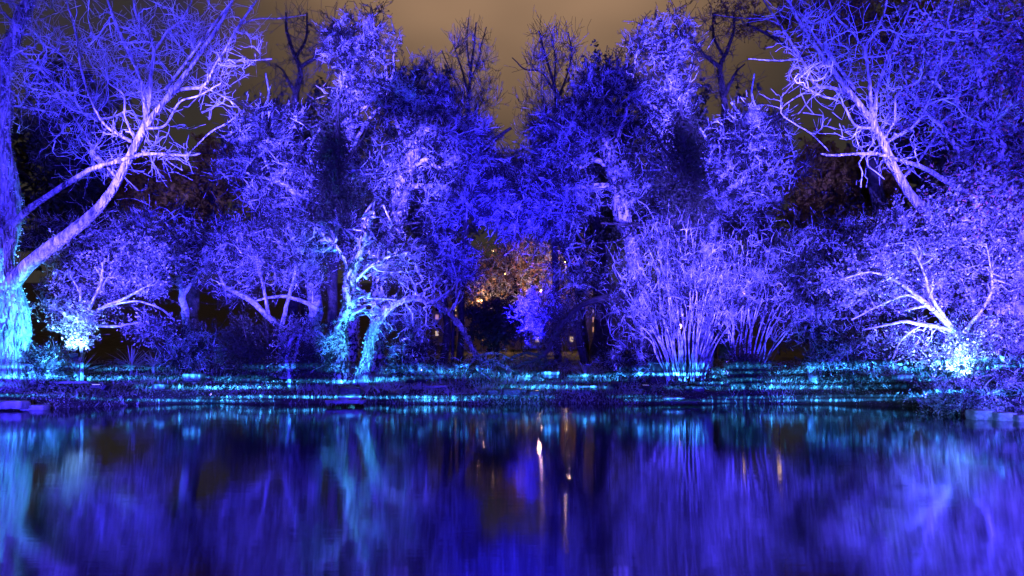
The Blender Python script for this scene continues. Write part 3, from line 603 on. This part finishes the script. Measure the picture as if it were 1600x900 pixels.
street_lamp(884, 410, 66, 'high amber street lamp above the right house', 2200, rr=.1)
street_lamp(1163, 457, 48, 'amber lamp shining through the second willow fan', 0, rr=.11)
street_lamp(1218, 446, 52, 'amber lamp just right of the second willow fan', 0, rr=.16)
street_lamp(1012, 517, 44, 'amber lamp hidden behind the first willow fan, glinting in the pond', 0, rr=.13)
street_lamp(1062, 510, 42, 'taller amber lamp behind the first willow fan, glinting in the pond', 0, rr=.14)
street_lamp(655, 372, 60, 'pale lamp glinting in the dark left of the drooping twigs', 0, rr=.10)

for i, (px, py, D, lb) in enumerate([(738,442,74,'small amber lamp low at the left of the gap'),(790,428,78,'small amber lamp in the middle of the gap, above the black bush'),(815,398,84,'small high amber lamp left of the middle dark bough'),
      (862,436,76,'small amber lamp behind the violet shrub'),(902,448,82,'small amber lamp at the right edge of the gap'),(905,395,88,'highest small amber lamp at the right of the gap'),(826,462,80,'lowest small amber lamp right of the black bush'),(770,392,90,'faint high amber lamp at the upper left of the gap')]):
    street_lamp(px, py, D, lb, 0, rr=.12)
# ------------------------------------------------------------------ floodlights
def aim(o, d): o.rotation_euler = Vector(d).to_track_quat('-Z', 'Y').to_euler()
VIO, BLU, CYA = (.045, .030, 1), (.016, .008, 1), (.05, .42, 1)
def flood(label, px, D, tgt, e, col=VIO, cone=95, dz=.35, blend=.6, rad=.18, vis=True):
    x = (px-800)/F*D; z = float(gz(x, D)); loc = Vector((x, D, z+dz)); T = Vector(P(*tgt)); d = (T-loc).normalized()
    r = empty('floodlight', (x, D, z), label, 'floodlight', 'floodlights aimed up into the trees')
    bm = bmesh.new(); box(bm, -.14, .14, -.1, .1, -.07, .05); hsg = bmobj('housing', bm, METAL, r); hsg.location = (0, 0, dz); hsg.rotation_euler = d.to_track_quat('Z', 'Y').to_euler()
    bm = bmesh.new(); box(bm, -.12, .12, -.08, .08, .053, .06); ln = bmobj('lens', bm, LENS, hsg)
    q = np.array([[0,0,-.2,.02],[0,0,dz*.5,.02],[0,0,dz-.05,.02]]); q = resample(q, 4); V, Q = tubes(q[None,:,:3], q[None,:,3], 6); mesh('stake', V, Q, METAL, r)
    l = bpy.data.lights.new('flood_beam', 'SPOT'); l.energy = e; l.color = col; l.spot_size = math.radians(cone); l.spot_blend = blend; l.shadow_soft_size = rad*.5
    lo = bpy.data.objects.new('flood_beam', l); C.objects.link(lo); lo.location = loc+d*.16; aim(lo, d); tag(lo, kind='structure')
K1 = 1.0
PV = (.076, .052, 1)
flood('floodlight at the left end aimed at the big bare tree', 150, 25.7, (150,190,26.5), 1500, VIO, 62)
flood('cyan floodlight in front of the far left trunk', 165, 25.75, (6,470,26), 15000, CYA, 62, blend=1)
flood('floodlight under the left glowing shrub', 116, 27.0, (128,470,28.4), 2400, (.20,.5,1), 110, 1.2)
flood('floodlight between the left spiky plants and low dark shrub', 330, 26.9, (290,380,33), 944, VIO, 50)
flood('floodlight aimed at the pale twiggy crown', 400, 27, (420,390,30.5), 682, PV, 56)
flood('floodlight aimed at the left forked crown', 385, 27.0, (435,225,34), 4410, PV, 34)
flood('cyan floodlight at the foot of the ivy-flecked trunk', 550, 26.9, (540,490,29.2), 8500, CYA, 58, .25, 1)
flood('floodlight aimed at the left ivy column', 640, 27.2, (555,110,37), 6300, PV, 30)
flood('floodlight aimed into the crown over the arching trunk', 655, 27.2, (605,400,30.3), 630, PV, 56)
flood('floodlight aimed at the left speckled leaning trunk', 660, 27.4, (640,270,33), 3150, PV, 34)
flood('cyan floodlight at the foot of the left arching trunk', 612, 26.8, (594,500,28.6), 2600, CYA, 60, .5, 1)
flood('floodlight aimed at the drooping trees in the centre', 786, 30.5, (770,260,36), 30000, BLU, 60)
flood('floodlight aimed right of the drooping trees', 806, 30.9, (850,260,36), 30000, BLU, 60)
flood('floodlight aimed at the right speckled leaning trunk', 960, 27.2, (950,270,33), 1889, PV, 32)
flood('floodlight aimed at the right ivy column', 1010, 30.8, (1040,110,37), 5250, PV, 30)
flood('floodlight aimed into the broad willow dome', 1010, 26.6, (1045,420,28), 944, PV, 70, .3)
flood('cyan floodlight at the foot of the broad willow dome', 1075, 27.0, (1067,570,27.8), 60, CYA, 60, .15)
flood('floodlight aimed at the right forked crown', 1130, 27, (1160,225,34), 4410, PV, 34)
flood('floodlight aimed into the smaller willow dome', 1205, 26.4, (1185,410,29), 525, VIO, 66, .3)
flood('floodlight aimed at the dim shrub and right bare tree', 1330, 25.6, (1330,330,30), 1260, VIO, 60)
flood('floodlight under the right glowing shrub', 1500, 23.2, (1480,480,24.8), 2600, (.22,.5,1), 110, 1.3)
flood('floodlight on the bank aimed at the leafy mass at the right edge', 1590, 22.3, (1550,470,25), 525, PV, 90)
flood('floodlight aimed up the tall right-edge tree', 1440, 23.6, (1545,180,27), 40000, (.035,.02,1), 50)
flood('floodlight aimed at the right bare tree crown', 1420, 24.5, (1390,150,27.5), 2310, VIO, 50)

# added spot lamps without fixtures, out of the picture, to brighten the far bank
def wash(label, x, y, tgt, e, col, cone=70):
    z = 1.2; loc = Vector((x, y, z)); d = (Vector(P(*tgt))-loc).normalized()
    l = bpy.data.lights.new('added_wash_beam', 'SPOT'); l.energy = e; l.color = col; l.spot_size = math.radians(cone); l.spot_blend = .9 if cone < 40 else .35; l.shadow_soft_size = .12
    lo = bpy.data.objects.new('added_wash_beam', l); C.objects.link(lo); lo.location = loc; aim(lo, d); tag(lo, kind='structure')
wash('left', -20, 8, (420, 170, 34), 48000, (.025, .014, 1), 64)
wash('right', 20, 8, (1180, 170, 34), 48000, (.025, .014, 1), 64)
wash('centre', 1.5, -4, (800, 150, 34), 85000, BLU, 60)
for nm, x, tx, ty, D, e, cn, col in [
    ('forked crown', -17, 440, 215, 34, 150000, 11, PV), ('right forked crown', 17, 1155, 215, 34, 150000, 11, PV),
    ('ivy column', -12, 552, 110, 37, 190000, 9, PV), ('right ivy column', 12, 1042, 110, 37, 190000, 9, PV),
    ('leaning trunk', -8, 642, 270, 33, 120000, 9, PV), ('right leaning trunk', 13, 960, 280, 33, 60000, 7, PV),
    ('twiggy crown', -14, 430, 400, 30, 60000, 14, PV), ('arch crown', -4, 605, 410, 30, 55000, 11, PV),
    ('left shrub', -12, 165, 425, 28.5, 60000, 13, PV), ('left trunk', -4, 8, 200, 26, 26000, 14, VIO), ('broad willow', 6, 1055, 420, 28, 85000, 15, PV), ('small willow', 12, 1190, 410, 29, 52000, 14, PV),
    ('right shrub', 8, 1460, 430, 25.5, 50000, 18, PV), ('right edge mass', 12, 1565, 480, 25.5, 40000, 22, PV), ('right edge tree', 8, 1545, 170, 27, 14000, 24, (.04, .025, 1)),
    ('big tree crown', -6, 270, 90, 26, 30000, 22, (.055, .042, 1)), ('right big tree crown', 6, 1340, 120, 27, 24000, 20, (.055, .042, 1)), ('gap shrub', 3, 850, 500, 33, 7000, 6, VIO), ('left top', -5, 735, 100, 39, 30000, 6, VIO), ('right top', 5, 862, 100, 39, 30000, 6, VIO),
    ('drooping twigs', 2, 800, 290, 36, 40000, 16, VIO), ('left haze', -8, 290, 390, 33, 30000, 16, VIO)]:
    wash(nm, x, 5, (tx, ty, D), e*(6.6 if col is PV else 5.2), col, cn*1.2)
wash('left low', -9, 6, (190, 560, 29), 90000, VIO, 24)
wash('right low', 9, 4, (1500, 600, 22), 24000, PV, 30)
wash('middle low', 0, 4, (800, 555, 27), 16000, (.06, .03, 1), 60)
for x, tx, ty, D, e, cn in [(3, 805, 594, 27.6, 16000, 9), (-6, 300, 578, 30, 12000, 10), (8, 1260, 576, 30, 15000, 12), (6, 1500, 600, 23, 12000, 14), (7, 1490, 520, 24.6, 42000, 5.5), (-8, 126, 492, 28.2, 30000, 4.5), (4, 1067, 575, 27.8, 9000, 4), (-3, 540, 560, 29, 14000, 6)]:
    wash('cyan patch', x, 5, (tx, ty, D), e, CYA, cn)
# the line projector on the near shore: draws thin cyan lines across the bank
l = bpy.data.lights.new('line_projector_beam', 'SPOT'); l.energy = 6500000; l.color = (1, 1, 1); l.spot_size = math.radians(95); l.spot_blend = .2; l.shadow_soft_size = .01
lo = bpy.data.objects.new('line_projector_beam', l); C.objects.link(lo); lo.location = (-2.5, -1.5, 3.2); lo.rotation_euler = (math.radians(90), 0, 0); tag(lo, kind='structure')
l.use_nodes = True; t = l.node_tree; em = [n for n in t.nodes if n.type == 'EMISSION'][0]
tcl = N(t, 'ShaderNodeTexCoord'); sp = N(t, 'ShaderNodeSeparateXYZ'); t.links.new(tcl.outputs['Normal'], sp.inputs[0])
iz = math_(t, 'ABSOLUTE', sp.outputs[2]); u = math_(t, 'DIVIDE', sp.outputs[0], iz); v = math_(t, 'DIVIDE', sp.outputs[1], iz)
cb = N(t, 'ShaderNodeCombineXYZ'); t.links.new(u, cb.inputs[0]); t.links.new(v, cb.inputs[1])
nh = N(t, 'ShaderNodeTexNoise'); mh = N(t, 'ShaderNodeMapping'); mh.inputs['Scale'].default_value = (220, 60, 1); t.links.new(cb.outputs[0], mh.inputs[0]); t.links.new(mh.outputs[0], nh.inputs[0]); nh.inputs['Scale'].default_value = 1; nh.inputs['Detail'].default_value = 1
speck = math_(t, 'ADD', math_(t, 'MULTIPLY', math_(t, 'SUBTRACT', nh.outputs[0], .5), 5, clamp=True), .12)
def linemask(v0, wdt, seedx, amt=.475):
    nz = N(t, 'ShaderNodeTexNoise'); m_ = N(t, 'ShaderNodeMapping'); m_.inputs['Scale'].default_value = (2.6, .01, 1); m_.inputs['Location'].default_value = (seedx, 0, 0)
    t.links.new(cb.outputs[0], m_.inputs[0]); t.links.new(m_.outputs[0], nz.inputs[0]); nz.inputs['Detail'].default_value = 2; nz.inputs['Scale'].default_value = 1
    gate = math_(t, 'MULTIPLY', math_(t, 'SUBTRACT', nz.outputs[0], amt), 6, clamp=True)
    nw = N(t, 'ShaderNodeTexNoise'); mm = N(t, 'ShaderNodeMapping'); mm.inputs['Scale'].default_value = (3, .01, 1); mm.inputs['Location'].default_value = (seedx+50, 0, 0)
    t.links.new(cb.outputs[0], mm.inputs[0]); t.links.new(mm.outputs[0], nw.inputs[0]); nw.inputs['Scale'].default_value = 1; nw.inputs['Detail'].default_value = 4
    d = math_(t, 'ABSOLUTE', math_(t, 'SUBTRACT', math_(t, 'ADD', v, math_(t, 'MULTIPLY', math_(t, 'SUBTRACT', nw.outputs[0], .5), .010)), v0)); on = math_(t, 'MULTIPLY', math_(t, 'SUBTRACT', 1.0, math_(t, 'DIVIDE', d, wdt*3.2), clamp=True), 1.0)
    return math_(t, 'MULTIPLY', math_(t, 'MULTIPLY', on, gate), speck)
tot = None
for i, (v0, wd) in enumerate([(-.0625,.0013),(-.067,.0011),(-.0775,.0014),(-.0735,.0008),(-.0815,.0009),(-.0905,.0013),(-.1045,.0008),(-.109,.0008)]):
    m_ = linemask(v0, wd, i*7.3); tot = m_ if tot is None else math_(t, 'ADD', tot, m_)
st = math_(t, 'MULTIPLY', tot, 1.0)
em.inputs[0].default_value = (.03, .27, 1, 1); t.links.new(st, em.inputs[1])

nt_ = sum(STATS.values()); print('tree tris', nt_, 'objects', len(bpy.data.objects))
print(sorted(STATS.items(), key=lambda a: -a[1])[:6])
